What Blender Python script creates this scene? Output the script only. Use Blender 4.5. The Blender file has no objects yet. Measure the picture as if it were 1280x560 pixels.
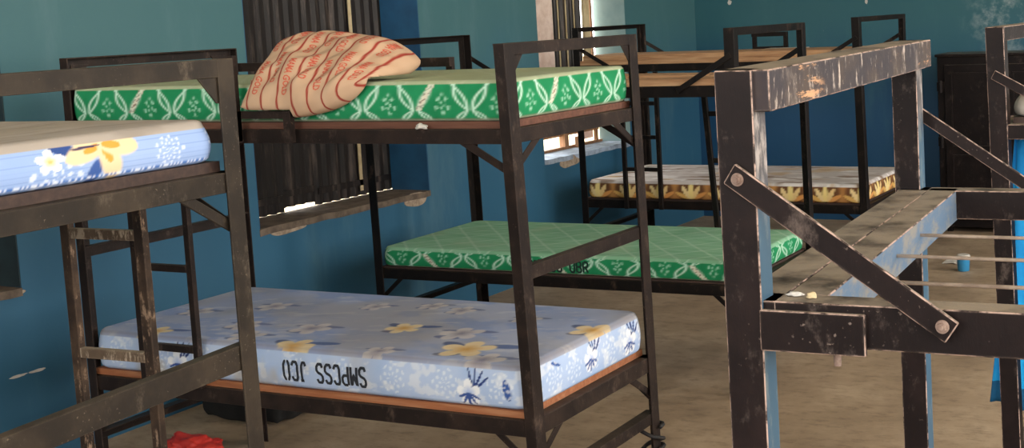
import bpy, bmesh, math, random
import numpy as np
from mathutils import Vector, Matrix, noise as mnoise

scene = bpy.context.scene
COL = scene.collection
V = Vector
rng = random.Random(7)

# ------------------------------------------------------------------ colours
def lin(c):
    c = np.asarray(c, float) / 255.0
    return np.where(c <= 0.04045, c / 12.92, ((c + 0.055) / 1.055) ** 2.4)
def L4(*c):
    return tuple(lin(c)) + (1.0,)

# ------------------------------------------------------------------ node helpers
class G:
    """tiny wrapper for building shader graphs"""
    def __init__(s, name):
        s.m = bpy.data.materials.new(name)
        s.m.use_nodes = True
        s.t = s.m.node_tree
        s.t.nodes.clear()
        s.out = s.n('ShaderNodeOutputMaterial')
        s.b = s.n('ShaderNodeBsdfPrincipled')
        s.l(s.b.outputs[0], s.out.inputs[0])
        s.co = s.n('ShaderNodeTexCoord').outputs['Object']
    def n(s, k, **kw):
        x = s.t.nodes.new(k)
        for a, b in kw.items():
            setattr(x, a, b)
        return x
    def l(s, a, b):
        s.t.links.new(a, b)
    def noise(s, scale, detail=4, rough=.6, co=None, sc=None):
        x = s.n('ShaderNodeTexNoise')
        x.inputs['Scale'].default_value = scale
        x.inputs['Detail'].default_value = detail
        x.inputs['Roughness'].default_value = rough
        c = co or s.co
        if sc:
            mp = s.n('ShaderNodeMapping')
            mp.inputs['Scale'].default_value = sc
            s.l(c, mp.inputs[0])
            c = mp.outputs[0]
        s.l(c, x.inputs['Vector'])
        return x.outputs['Fac']
    def ramp(s, fac, stops):
        x = s.n('ShaderNodeValToRGB')
        e = x.color_ramp.elements
        while len(e) < len(stops):
            e.new(.5)
        for el, (p, c) in zip(e, stops):
            el.position = p
            el.color = c if len(c) == 4 else tuple(c) + (1,)
        s.l(fac, x.inputs[0])
        return x.outputs[0]
    def val(s, fac, a, b):
        x = s.n('ShaderNodeMapRange')
        x.interpolation_type = 'SMOOTHSTEP'
        x.inputs['From Min'].default_value = a
        x.inputs['From Max'].default_value = b
        s.l(fac, x.inputs['Value'])
        return x.outputs[0]
    def mix(s, fac, a, b):
        x = s.n('ShaderNodeMix', data_type='RGBA')
        for sock, v in ((x.inputs[0], fac), (x.inputs[6], a), (x.inputs[7], b)):
            if hasattr(v, 'links'):
                s.l(v, sock)
            else:
                sock.default_value = v
        return x.outputs[2]
    def math(s, op, a, b=0.0):
        x = s.n('ShaderNodeMath', operation=op)
        for sock, v in ((x.inputs[0], a), (x.inputs[1], b)):
            if hasattr(v, 'links'):
                s.l(v, sock)
            else:
                sock.default_value = v
        return x.outputs[0]
    def bump(s, fac, strength=.3, dist=.01):
        x = s.n('ShaderNodeBump')
        x.inputs['Strength'].default_value = strength
        x.inputs['Distance'].default_value = dist
        s.l(fac, x.inputs['Height'])
        s.l(x.outputs[0], s.b.inputs['Normal'])
    def fin(s, col=None, rough=.6, spec=.5, metal=0.0):
        if col is not None:
            if hasattr(col, 'links'):
                s.l(col, s.b.inputs['Base Color'])
            else:
                s.b.inputs['Base Color'].default_value = col
        if hasattr(rough, 'links'):
            s.l(rough, s.b.inputs['Roughness'])
        else:
            s.b.inputs['Roughness'].default_value = rough
        s.b.inputs['Specular IOR Level'].default_value = spec
        s.b.inputs['Metallic'].default_value = metal
        return s.m

def metal(name, base, brown, worn, dust, wear=.62, dusty=.75, edge=.6, scale=1.0, rough=.48, scratch=None):
    """old black paint on steel: blotches, rubbed edges, scuffs, dust on upward faces"""
    g = G(name)
    big = g.noise(7 * scale, 5, .65)
    c = g.mix(g.val(big, .40, .72), base, brown)
    sc = g.noise(46 * scale, 6, .72, sc=(1, 1, .35))
    m1 = g.val(sc, wear, wear + .10)
    fine = g.noise(150 * scale, 2, .5)
    m2 = g.math('MULTIPLY', g.math('MULTIPLY', g.val(fine, .66, .74), .6), g.val(g.noise(9 * scale, 3, .6), .5, .62))
    sm_ = g.math('MULTIPLY', g.val(g.noise(14 * scale, 6, .75, sc=(1, 1, .6)), .54, .74), .42)
    c = g.mix(sm_, c, worn)
    c = g.mix(g.math('MAXIMUM', m1, m2), c, worn)
    if scratch:
        s1 = g.val(g.noise(30, 6, .8, sc=(1, .22, 1.6)), .56, .64)
        c = g.mix(g.math('MULTIPLY', s1, g.val(g.noise(3.5, 2, .5), .50, .60)), c, scratch)
    bv = g.n('ShaderNodeBevel', samples=4)
    bv.inputs['Radius'].default_value = .004
    ge = g.n('ShaderNodeNewGeometry')
    d = g.n('ShaderNodeVectorMath', operation='DOT_PRODUCT')
    g.l(bv.outputs[0], d.inputs[0]); g.l(ge.outputs['Normal'], d.inputs[1])
    e = g.val(g.math('SUBTRACT', 1.0, d.outputs['Value']), .02, .25)
    e = g.math('MULTIPLY', g.math('MULTIPLY', e, g.val(g.noise(22, 4), .36, .56)), edge)
    c = g.mix(e, c, worn)
    sp = g.n('ShaderNodeSeparateXYZ'); g.l(ge.outputs['Normal'], sp.inputs[0])
    up = g.math('MULTIPLY', g.val(sp.outputs[2], .6, .95), g.math('MULTIPLY', g.val(g.noise(12, 5), .2, .6), dusty))
    c = g.mix(up, c, dust)
    g.bump(sc, .25, .004)
    return g.fin(c, rough, .14)

M = {}
M['near_left'] = metal('olive_black_paint', L4(44, 38, 33), L4(62, 53, 44), L4(126, 112, 96), L4(92, 82, 72), .70, .6, .4)
M['centre'] = metal('brown_black_paint', L4(36, 29, 27), L4(52, 41, 36), L4(118, 98, 86), L4(84, 72, 62), .69, .6, .4)
M['back'] = metal('dark_black_paint', L4(20, 17, 16), L4(32, 25, 22), L4(100, 80, 66), L4(62, 54, 46), .74, .5, .3)
M['right'] = metal('scuffed_black_paint', L4(24, 17, 17), L4(36, 26, 25), L4(132, 116, 108), L4(134, 122, 108), .72, 1.0, .8)
M['worn_top'] = metal('rubbed_grey_paint', L4(52, 46, 50), L4(74, 62, 55), L4(170, 155, 145), L4(132, 120, 106), .56, 1.0, .9, scratch=L4(186, 142, 106))
M['rust'] = metal('rusted_ladder_paint', L4(48, 38, 32), L4(84, 66, 52), L4(138, 114, 94), L4(118, 98, 82), .56, .8, .7)
def worn_edge():
    g = G('bare_worn_edge')
    n = g.noise(26, 5, .7)
    c = g.mix(g.val(n, .40, .56), L4(40, 31, 29), L4(168, 142, 130))
    return g.fin(c, .5, .2)
M['edge'] = worn_edge()
M['rung'] = metal('bare_rung_paint', L4(92, 76, 62), L4(120, 102, 84), L4(170, 152, 132), L4(150, 134, 116), .5, .8, .7)

def blue_post():
    g = G('half_painted_post')
    sc = g.noise(30, 6, .7, sc=(1, 1, .4))
    sx = g.n('ShaderNodeSeparateXYZ'); g.l(g.co, sx.inputs[0])
    z = g.math('ADD', sx.outputs[2], g.math('MULTIPLY', g.noise(9, 3), .08))
    up = g.val(z, 1.54, 1.62)
    blue = g.mix(g.val(sc, .50, .66), L4(44, 74, 94), L4(92, 104, 108))
    grey = g.mix(g.val(sc, .44, .60), L4(58, 52, 54), L4(150, 140, 134))
    return g.fin(g.mix(up, blue, grey), .5)
M['blue_side'] = blue_post()
def blue_strip():
    g = G('scraped_blue_paint')
    sc = g.noise(24, 6, .75, sc=(.4, .4, 1))
    c = g.mix(g.val(sc, .42, .62), L4(76, 98, 122), L4(120, 116, 110))
    return g.fin(c, .6)
M['blue_strip'] = blue_strip()
def wood(name, a, b, c, axis=0):
    g = G(name)
    s = [30, 30, 30]; s[axis] = 2.0
    n1 = g.noise(1.6, 5, .65, sc=tuple(s))
    col = g.ramp(n1, [(.25, a), (.5, b), (.75, c)])
    g.bump(n1, .2, .003)
    return g.fin(col, .7)
M['board'] = wood('reddish_plank', L4(72, 42, 31), L4(96, 58, 43), L4(116, 78, 58))
M['board_orange'] = wood('orange_plank', L4(132, 76, 46), L4(162, 100, 64), L4(182, 130, 94))
M['plank'] = wood('pale_plank', L4(128, 86, 56), L4(176, 132, 94), L4(206, 168, 128))
M['dark_board'] = wood('dark_plank', L4(42, 29, 25), L4(58, 40, 33), L4(74, 54, 44))

def wallmat(name, teal, blue, pale, rough=.55, smudge=None):
    g = G(name)
    geo = g.n('ShaderNodeNewGeometry').outputs['Position']
    sx = g.n('ShaderNodeSeparateXYZ'); g.l(geo, sx.inputs[0])
    big = g.noise(.9, 5, .6, co=geo)
    z = g.math('ADD', sx.outputs[2], g.math('MULTIPLY', g.math('SUBTRACT', big, .5), .9))
    c = g.mix(g.val(z, .85, 1.75), blue, teal)
    st = g.noise(2.2, 6, .7, co=geo, sc=(1, 1, .25))
    c = g.mix(g.math('MULTIPLY', g.val(st, .52, .78), .35), c, pale)
    sp = g.noise(26, 3, .6, co=geo)
    c = g.mix(g.math('MULTIPLY', g.val(sp, .74, .80), .5), c, L4(200, 205, 205))
    if smudge:
        dn = g.n('ShaderNodeVectorMath', operation='DISTANCE')
        g.l(geo, dn.inputs[0]); dn.inputs[1].default_value = smudge
        near = g.val(dn.outputs['Value'], .42, .08)
        ch = g.val(g.noise(5, 6, .72, co=geo), .44, .66)
        c = g.mix(g.math('MULTIPLY', g.math('MULTIPLY', near, ch), .55), c, L4(176, 186, 186))
    g.bump(g.noise(60, 4, .6, co=geo), .12, .004)
    return g.fin(c, rough, .4)
M['wall'] = wallmat('teal_blue_wall_paint', L4(64, 104, 110), L4(44, 92, 120), L4(104, 134, 140))
M['wall_back'] = wallmat('deep_teal_wall_paint', L4(44, 92, 102), L4(28, 74, 110), L4(78, 116, 124), smudge=(.02, 6.75, 1.60))
def floormat():
    g = G('worn_concrete_floor')
    a = g.noise(1.3, 6, .65)
    c = g.ramp(a, [(.25, L4(120, 101, 82)), (.5, L4(160, 138, 114)), (.75, L4(194, 172, 146))])
    b = g.noise(9, 7, .75, sc=(1, 2.0, 1))
    c = g.mix(g.math('MULTIPLY', g.val(b, .46, .70), .6), c, L4(104, 86, 70))
    g.bump(g.noise(40, 5, .7), .2, .004)
    return g.fin(c, .6, .4)
M['floor'] = floormat()
def plain(name, col, col2=None, rough=.7, scale=8, spec=.4):
    g = G(name)
    return g.fin(g.mix(g.val(g.noise(scale, 5), .35, .68), col, col2 or col), rough, spec)
M['unseen_ceiling'] = plain('unseen_ceiling_board', L4(235, 232, 225), L4(222, 218, 210), .9, 2)
M['plaster'] = plain('bare_plaster', L4(176, 158, 138), L4(140, 122, 104), .9, 30)
M['sill'] = plain('concrete_sill', L4(116, 100, 86), L4(84, 72, 62), .85, 14)
M['reveal_shaded'] = plain('shaded_reveal_paint', L4(40, 58, 64), L4(32, 46, 52), .7, 5)  # darker colour stands in for shade inside this recess
M['sill_pale'] = plain('pale_sill', L4(170, 186, 205), L4(140, 150, 165), .8, 14)
M['reveal'] = plain('blue_reveal_paint', L4(36, 86, 122), L4(30, 72, 106), .6, 4)
M['reveal_lit'] = plain('lit_teal_reveal_paint', L4(128, 152, 154), L4(108, 136, 140), .6, 4)  # paler colour stands in for daylight falling on this reveal
def shutter(name, a, b, c):
    g = G(name)
    n = g.noise(3, 6, .7, sc=(1, 9, .8))
    col = g.ramp(n, [(.3, a), (.52, b), (.74, c)])  # lightest stop paints highlight streaks along the ribs
    return g.fin(col, .45, .4, .2)
M['shutter'] = shutter('brown_ribbed_sheet', L4(20, 15, 14), L4(36, 29, 26), L4(92, 78, 70))
M['frame_wood'] = wood('window_timber', L4(96, 66, 46), L4(140, 100, 70), L4(170, 130, 96), 2)
M['pale_board'] = plain('pale_pink_board', L4(226, 204, 192), L4(206, 178, 164), .8, 10)
M['cream_tone'] = plain('cream_tone', L4(196, 176, 140), L4(170, 148, 112), .8, 10)
M['locker'] = metal('locker_paint', L4(20, 15, 15), L4(30, 23, 22), L4(84, 72, 66), L4(120, 112, 102), .70, .8, .7)
M['cloth_blue'] = plain('turquoise_cloth', L4(20, 160, 220), L4(10, 130, 200), .8, 5)
M['cloth_hem'] = plain('blue_cloth_hem', L4(14, 88, 130), L4(10, 74, 112), .8, 5)
M['red'] = plain('red_plastic', L4(214, 62, 50), L4(190, 44, 38), .5, 8)
M['bag'] = plain('dark_bag_cloth', L4(34, 33, 32), L4(24, 23, 23), .9, 9)
M['white'] = plain('dusty_white', L4(205, 200, 194), L4(178, 172, 164), .8, 20)
M['cup'] = plain('cup_blue', L4(60, 150, 205), L4(70, 160, 215), .4, 8)
M['ink'] = plain('stencil_ink', L4(38, 40, 48), L4(52, 56, 64), .9, 120)
M['ink_green'] = plain('stencil_ink_green', L4(14, 40, 34), L4(22, 54, 44), .9, 120)
M['ink_red'] = plain('printed_red', L4(186, 78, 58), L4(206, 116, 92), .9, 160)
M['bolt'] = plain('bolt_steel', L4(150, 128, 116), L4(110, 88, 78), .5, 60)
M['cord'] = plain('black_rubber', L4(28, 26, 27), L4(44, 40, 40), .6, 30)
M['grey_foam'] = plain('grey_cover', L4(196, 190, 180), L4(170, 162, 150), .9, 12)
M['rod'] = plain('dull_steel_rod', L4(196, 176, 160), L4(160, 140, 126), .5, 30)
M['ground'] = plain('pale_ground', L4(196, 176, 140), L4(176, 160, 120), .95, 2)
M['leaf'] = plain('leaf_green', L4(150, 170, 60), L4(100, 130, 40), .7, 6)
def vcol(name, rough=.85, bs=300):
    g = G(name)
    a = g.n('ShaderNodeAttribute', attribute_name='pattern')
    g.bump(g.noise(bs, 3, .6), .25, .002)
    return g.fin(a.outputs['Color'], rough, .25)
M['fabric'] = vcol('printed_fabric')

# ------------------------------------------------------------------ object helpers
def link(o):
    COL.objects.link(o)
    return o
def bm_obj(name, bm, mat, parent=None, smooth=False):
    me = bpy.data.meshes.new(name)
    bmesh.ops.recalc_face_normals(bm, faces=bm.faces)
    bm.to_mesh(me); bm.free()
    for m in (mat if isinstance(mat, (list, tuple)) else [mat]):
        me.materials.append(m)
    if smooth:
        for p in me.polygons:
            p.use_smooth = True
    o = link(bpy.data.objects.new(name, me))
    if parent is not None:
        o.parent = parent
    return o
def tag(o, label=None, cat=None, group=None, kind=None):
    if label: o['label'] = label
    if cat: o['category'] = cat
    if group: o['group'] = group
    if kind: o['kind'] = kind
    return o
def empty(name, loc, yaw=0):
    o = link(bpy.data.objects.new(name, None))
    o.empty_display_size = .1
    o.location = loc; o.rotation_euler = (0, 0, yaw)
    return o
def hexa(bm, pts):
    """8 corner points: bottom ring (4) then top ring (4)"""
    v = [bm.verts.new(p) for p in pts]
    for f in ((0, 3, 2, 1), (4, 5, 6, 7), (0, 1, 5, 4), (1, 2, 6, 5), (2, 3, 7, 6), (3, 0, 4, 7)):
        bm.faces.new([v[i] for i in f])
    return v
def box(bm, a, b):
    (x0, y0, z0), (x1, y1, z1) = a, b
    return hexa(bm, [(x0, y0, z0), (x1, y0, z0), (x1, y1, z0), (x0, y1, z0), (x0, y0, z1), (x1, y0, z1), (x1, y1, z1), (x0, y1, z1)])
def ext(bm, p0, p1, u, w, prof):
    """extrude the 2D profile (in directions u, w) from p0 to p1"""
    p0, p1, u, w = V(p0), V(p1), V(u), V(w)
    r0 = [bm.verts.new(p0 + u * a + w * b) for a, b in prof]
    r1 = [bm.verts.new(p1 + u * a + w * b) for a, b in prof]
    n = len(prof)
    fs = []
    for i in range(n):
        fs.append(bm.faces.new((r0[i], r0[(i + 1) % n], r1[(i + 1) % n], r1[i])))
    fs.append(bm.faces.new(r0[::-1])); fs.append(bm.faces.new(r1))
    return fs
def Lp(a, b, t=.005):
    return [(0, 0), (a, 0), (a, t), (t, t), (t, b), (0, b)]
def Rp(a, b):
    return [(0, 0), (a, 0), (a, b), (0, b)]
def bevel(bm, w=.0015, seg=1, slot=-1):
    bmesh.ops.bevel(bm, geom=[e for e in bm.edges], offset=w, segments=seg, affect='EDGES', clamp_overlap=True, material=slot)
def bolt(name, c, nrm, r, parent, mat=None):
    """hex nut on a washer"""
    bm = bmesh.new()
    n = V(nrm).normalized()
    q = n.to_track_quat('Z', 'Y').to_matrix().to_4x4()
    for rad, seg, z0, h in ((r * 1.25, 20, 0, r * .25), (r * .85, 6, r * .2, r * .6), (r * .42, 12, r * .7, r * .5)):
        bmesh.ops.create_cone(bm, cap_ends=True, segments=seg, radius1=rad, radius2=rad * .94, depth=h,
                              matrix=Matrix.Translation(V(c)) @ q @ Matrix.Translation((0, 0, z0 + h / 2)))
    return bm_obj(name, bm, mat or M['bolt'], parent)

# ------------------------------------------------------------------ bunk beds
def bunk(label, org, yaw, W, L, z, style, mat, lean=None, skew=0.0, a=.05, b=.05, posts=('FL', 'FR', 'BL', 'BR'),
         midrail=True, brace_up=False, brace_low=True, gusset=False, brace_deck=False, group='black steel bunk beds', mid_over=None,
         toprail_w=.045, blue=False, boltbrace=False, floorbar=(.27, .31)):
    root = empty('bunk_bed', org, yaw)
    tag(root, label, 'bunk bed', group)
    lean = lean or {}
    zt, ztl, dt, db, mt, mb, lt, lb = z
    def P(i, h):
        x = L if i[1] == 'R' else 0.0
        y = W if i[0] == 'B' else 0.0
        t, bo = lean.get(i, (0, 0))          # x offsets at top and bottom
        return V((x + skew * y + bo + (t - bo) * h / zt, y, h))
    def sg(i):
        return (-1 if i[1] == 'R' else 1), (-1 if i[0] == 'B' else 1)
    tube = style == 'tube'
    T = .005
    # posts
    for i in posts:
        sx, sy = sg(i)
        bm = bmesh.new()
        ext(bm, P(i, 0), P(i, zt), (sx, 0, 0), (0, sy, 0), Rp(a, b) if tube else Lp(a, b))
        mats = [mat, M['edge']] if boltbrace or tube else [mat]
        if blue:
            mats = [mat, M['edge'], M['blue_side']]
            bm.normal_update(); bmesh.ops.recalc_face_normals(bm, faces=bm.faces)
            for f in bm.faces:
                if f.normal.x > .9:
                    f.material_index = 2
        bevel(bm, slot=1 if len(mats) > 1 else -1)
        bm_obj('corner_post', bm, mats, root)
    # rails along the two ends
    def endrail(name, side, h1, h0, m=mat, inset=0.0, w=.045, over=None, hz=None):
        s = -1 if side == 'R' else 1
        f1, f0, k1, k0 = h1, h0, h1, h0
        if over:
            f1, f0, k1, k0 = over
        pf, pb = P('F' + side, f1), P('B' + side, k1)
        pf = pf + V((s * inset, .006, 0)); pb = pb + V((s * inset, -.006, 0))
        bm = bmesh.new()
        if tube or hz is not None:
            prof0 = Rp(w, -(f1 - f0))
            ext(bm, pf, pb, (s, 0, 0), (0, 0, 1), prof0)
        else:
            ext(bm, pf, pb, (s, 0, 0), (0, 0, -1), Lp(w, f1 - f0))
        bevel(bm, slot=1 if tube else -1)
        return bm_obj(name, bm, [m, M['edge']] if tube else m, root)
    def siderail(name, side, h1, h0, m=mat, w=.045, x0=0, x1=0):
        s = -1 if side == 'B' else 1
        pl, pr = P(side + 'L', h1), P(side + 'R', h1)
        pl = pl + V((.006 + x0, s * .0065, 0)); pr = pr + V((-.006 - x1, s * .0065, 0))
        bm = bmesh.new()
        if tube:
            ext(bm, pl, pr, (0, s, 0), (0, 0, -1), Rp(w, h1 - h0))
        else:
            ext(bm, pl, pr, (0, s, 0), (0, 0, -1), Lp(w, h1 - h0))
        bevel(bm, slot=1 if tube else -1)
        return bm_obj(name, bm, [m, M['edge']] if tube else m, root)
    ii = 0.0065
    for s in ('L', 'R'):
        r = endrail('top_rail', s, zt, ztl, M['worn_top'] if blue else mat, 0.001, toprail_w)
        if blue: r['label'] = 'rubbed grey top rail with bare scratches'
        endrail('deck_end_rail', s, dt, db, mat, ii, .06 if blue else .045)
        if midrail:
            endrail('middle_rail', s, mt, mb, mat, ii, .03, over=mid_over if (mid_over and s == 'R') else None)
        endrail('lower_end_rail', s, lt, lb, mat, ii)
        if floorbar:
            endrail('floor_bar', s, floorbar[1], floorbar[0], mat, ii)
    for s in ('F', 'B'):
        siderail('deck_side_rail', s, dt, db)
        siderail('lower_side_rail', s, lt, lb)
    # corner gussets inside the end frames
    if gusset:
        for s in ('L', 'R'):
            sx = -1 if s == 'R' else 1
            for q in ('F', 'B'):
                sy = -1 if q == 'B' else 1
                p = P(q + s, ztl)
                bm = bmesh.new()
                x = sx * .006
                pts = [(0.0, .01), (.075, .01), (.014, -.06), (0.0, -.06)]
                ext(bm, p + V((x, sy * .04, 0)), p + V((x + sx * .004, sy * .04, 0)), (0, sy, 0), (0, 0, 1), pts)
                bm_obj('gusset', bm, mat, root)
    # diagonal braces
    def flat(p0, p1, nrm, wd=.035, t=.006, m=mat, name='brace'):
        p0, p1, n = V(p0), V(p1), V(nrm)
        d = (p1 - p0).normalized(); u = d.cross(n).normalized()
        bm = bmesh.new()
        ext(bm, p0 - d * wd * .45 - u * wd / 2, p1 + d * wd * .45 - u * wd / 2, u, n, Rp(wd, t))
        bevel(bm, slot=1 if tube else -1)
        return bm_obj(name, bm, [m, M['edge']] if tube else m, root)
    for q in ('F', 'B'):
        ny = -1 if q == 'F' else 1
        for s in ('L', 'R'):
            sx = -1 if s == 'R' else 1
            if brace_up:
                p0 = P(q + s, 1.565) + V((sx * .028, ny * .001, 0)); p1 = P(q + s, (dt + db) / 2 + .01) + V((sx * .28, ny * .001, 0))
                br = flat(p0, p1, (0, ny, 0), (.030 if q == 'F' else .024) if boltbrace else .026)
                if boltbrace:
                    bolt('bolt', p0 + V((0, ny * .006, 0)), (0, ny, 0), .0068, br)
                    bolt('bolt', p1 + V((0, ny * .006, 0)), (0, ny, 0), .0068, br)
            if brace_deck:
                p0 = P(q + s, db - .085) + V((sx * .03, ny * -.012, 0)); p1 = P(q + s, db + .012) + V((sx * .2, ny * -.012, 0))
                flat(p0, p1, (0, -ny, 0), .025)
            if brace_low:
                p0 = P(q + s, lb - .1) + V((sx * .03, ny * -.012, 0)); p1 = P(q + s, lb + .01) + V((sx * .16, ny * -.012, 0))
                flat(p0, p1, (0, -ny, 0), .022)
    if brace_deck:
        for s in ('L', 'R'):
            sx = -1 if s == 'R' else 1
            for q in ('F', 'B'):
                sy = -1 if q == 'B' else 1
                for h, k in ((db, .1), (lb, .1)):
                    p0 = P(q + s, h - .09) + V((sx * .014, sy * .02, 0)); p1 = P(q + s, h + .012) + V((sx * .014, sy * .18, 0))
                    flat(p0, p1, (sx, 0, 0), .025)
    root['W'] = W
    del root['W']
    return root, P, flat

def ladder(root, x0, x1, y, ztop, zbot, rungs, mat, lean=0.0, s=.028, label=None, t=.02, dirn=-1, rung_mat=None):
    bm = bmesh.new()
    for x in (x0, x1):
        p0 = V((x - s / 2 + lean, y, zbot)); p1 = V((x - s / 2, y, ztop))
        ext(bm, p0, p1, (1, 0, 0), (0, dirn, 0), Rp(s, t))
    bevel(bm)
    o = bm_obj('ladder', bm, mat, root)
    if label: o['label'] = label
    for h in rungs:
        k = lean * (ztop - h) / (ztop - zbot)
        bm = bmesh.new()
        ext(bm, V((x0 + s / 2 + k, y + dirn * .002, h)), V((x1 - s / 2 + k, y + dirn * .002, h)), (0, dirn, 0), (0, 0, 1), Rp(.018, .026))
        bevel(bm)
        bm_obj('rung', bm, rung_mat or mat, o)
    return o
def guard(root, x0, x1, y, z1, zbot, mat, h=.036, s=.03, dirn=1, ends=(True, True)):
    """short rail on uprights along a long side"""
    bm = bmesh.new()
    ext(bm, V((x0, y, z1)), V((x1, y, z1)), (0, dirn, 0), (0, 0, -1), Rp(.012, h))
    for x, e in ((x0, ends[0]), (x1 - s, ends[1])):
        if e:
            ext(bm, V((x, y + dirn * .0125, zbot)), V((x, y + dirn * .0125, z1)), (1, 0, 0), (0, dirn, 0), Rp(s, .02))
    return bm_obj('guard_rail', bm, mat, root)
def board(root, x0, x1, y0, y1, z0, z1, mat, name='bed_board', sag=0.0, label=None):
    bm = bmesh.new()
    box(bm, (x0, y0, z0), (x1, y1, z1))
    if sag:
        bmesh.ops.subdivide_edges(bm, edges=[e for e in bm.edges if abs((e.verts[0].co - e.verts[1].co).x) > .5], cuts=10)
        for v in bm.verts:
            t = (v.co.x - x0) / (x1 - x0)
            v.co.z += sag * math.sin(math.pi * t)
    o = bm_obj(name, bm, mat, root)
    if label: o['label'] = label
    return o

# ------------------------------------------------------------------ painted mattresses
def vnoise(x, y, s, seed=0):
    r = np.random.RandomState(seed)
    g = r.rand(64, 64)
    xs, ys = np.asarray(x) / s, np.asarray(y) / s
    xi, yi = np.floor(xs).astype(int), np.floor(ys).astype(int)
    fx, fy = xs - xi, ys - yi
    fx, fy = fx * fx * (3 - 2 * fx), fy * fy * (3 - 2 * fy)
    a = g[xi % 64, yi % 64]; b = g[(xi + 1) % 64, yi % 64]; c = g[xi % 64, (yi + 1) % 64]; d = g[(xi + 1) % 64, (yi + 1) % 64]
    return (a * (1 - fx) + b * fx) * (1 - fy) + (c * (1 - fx) + d * fx) * fy
def fbm(x, y, s, seed=0, o=4):
    t, a, n = 0, .5, 0
    for k in range(o):
        t = t + a * vnoise(x, y, s / 2 ** k, seed + k); n += a; a *= .55
    return t / n
def sm(x, a, b):
    t = np.clip((x - a) / (b - a), 0, 1)
    return t * t * (3 - 2 * t)
def blend(col, m, c):
    c = np.asarray(c, float)
    return col * (1 - m[..., None]) + c * m[..., None]
def flower(col, x, y, cx, cy, R, rot, pet, cen, n=5, mid=None, amt=1.0):
    dx, dy = x - cx, y - cy
    r = np.hypot(dx, dy); th = np.arctan2(dy, dx) - rot
    prof = R * (.34 + .66 * np.abs(np.cos(n / 2 * th)) ** .55)
    m = sm(prof - r, -R * .03, R * .05) * amt
    k = np.clip(r / (R * .62), 0, 1) + .25 * (1 - np.abs(np.cos(n / 2 * th)) ** .3)
    k = np.clip(k, 0, 1)[..., None]
    c = np.asarray(cen) * (1 - k) + np.asarray(pet) * k
    return col * (1 - m[..., None]) + c * m[..., None]
def leaf(col, x, y, x0, y0, x1, y1, w, c, amt=1.0):
    ax, ay = x1 - x0, y1 - y0
    l2 = ax * ax + ay * ay
    t = ((x - x0) * ax + (y - y0) * ay) / l2
    d = np.abs((x - x0) * ay - (y - y0) * ax) / math.sqrt(l2)
    wd = w * np.sqrt(np.clip(4 * t * (1 - t), 0, 1)) * .5
    m = sm(wd - d, -w * .05, w * .12) * ((t > 0) & (t < 1)) * amt
    return blend(col, m, c)

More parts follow.
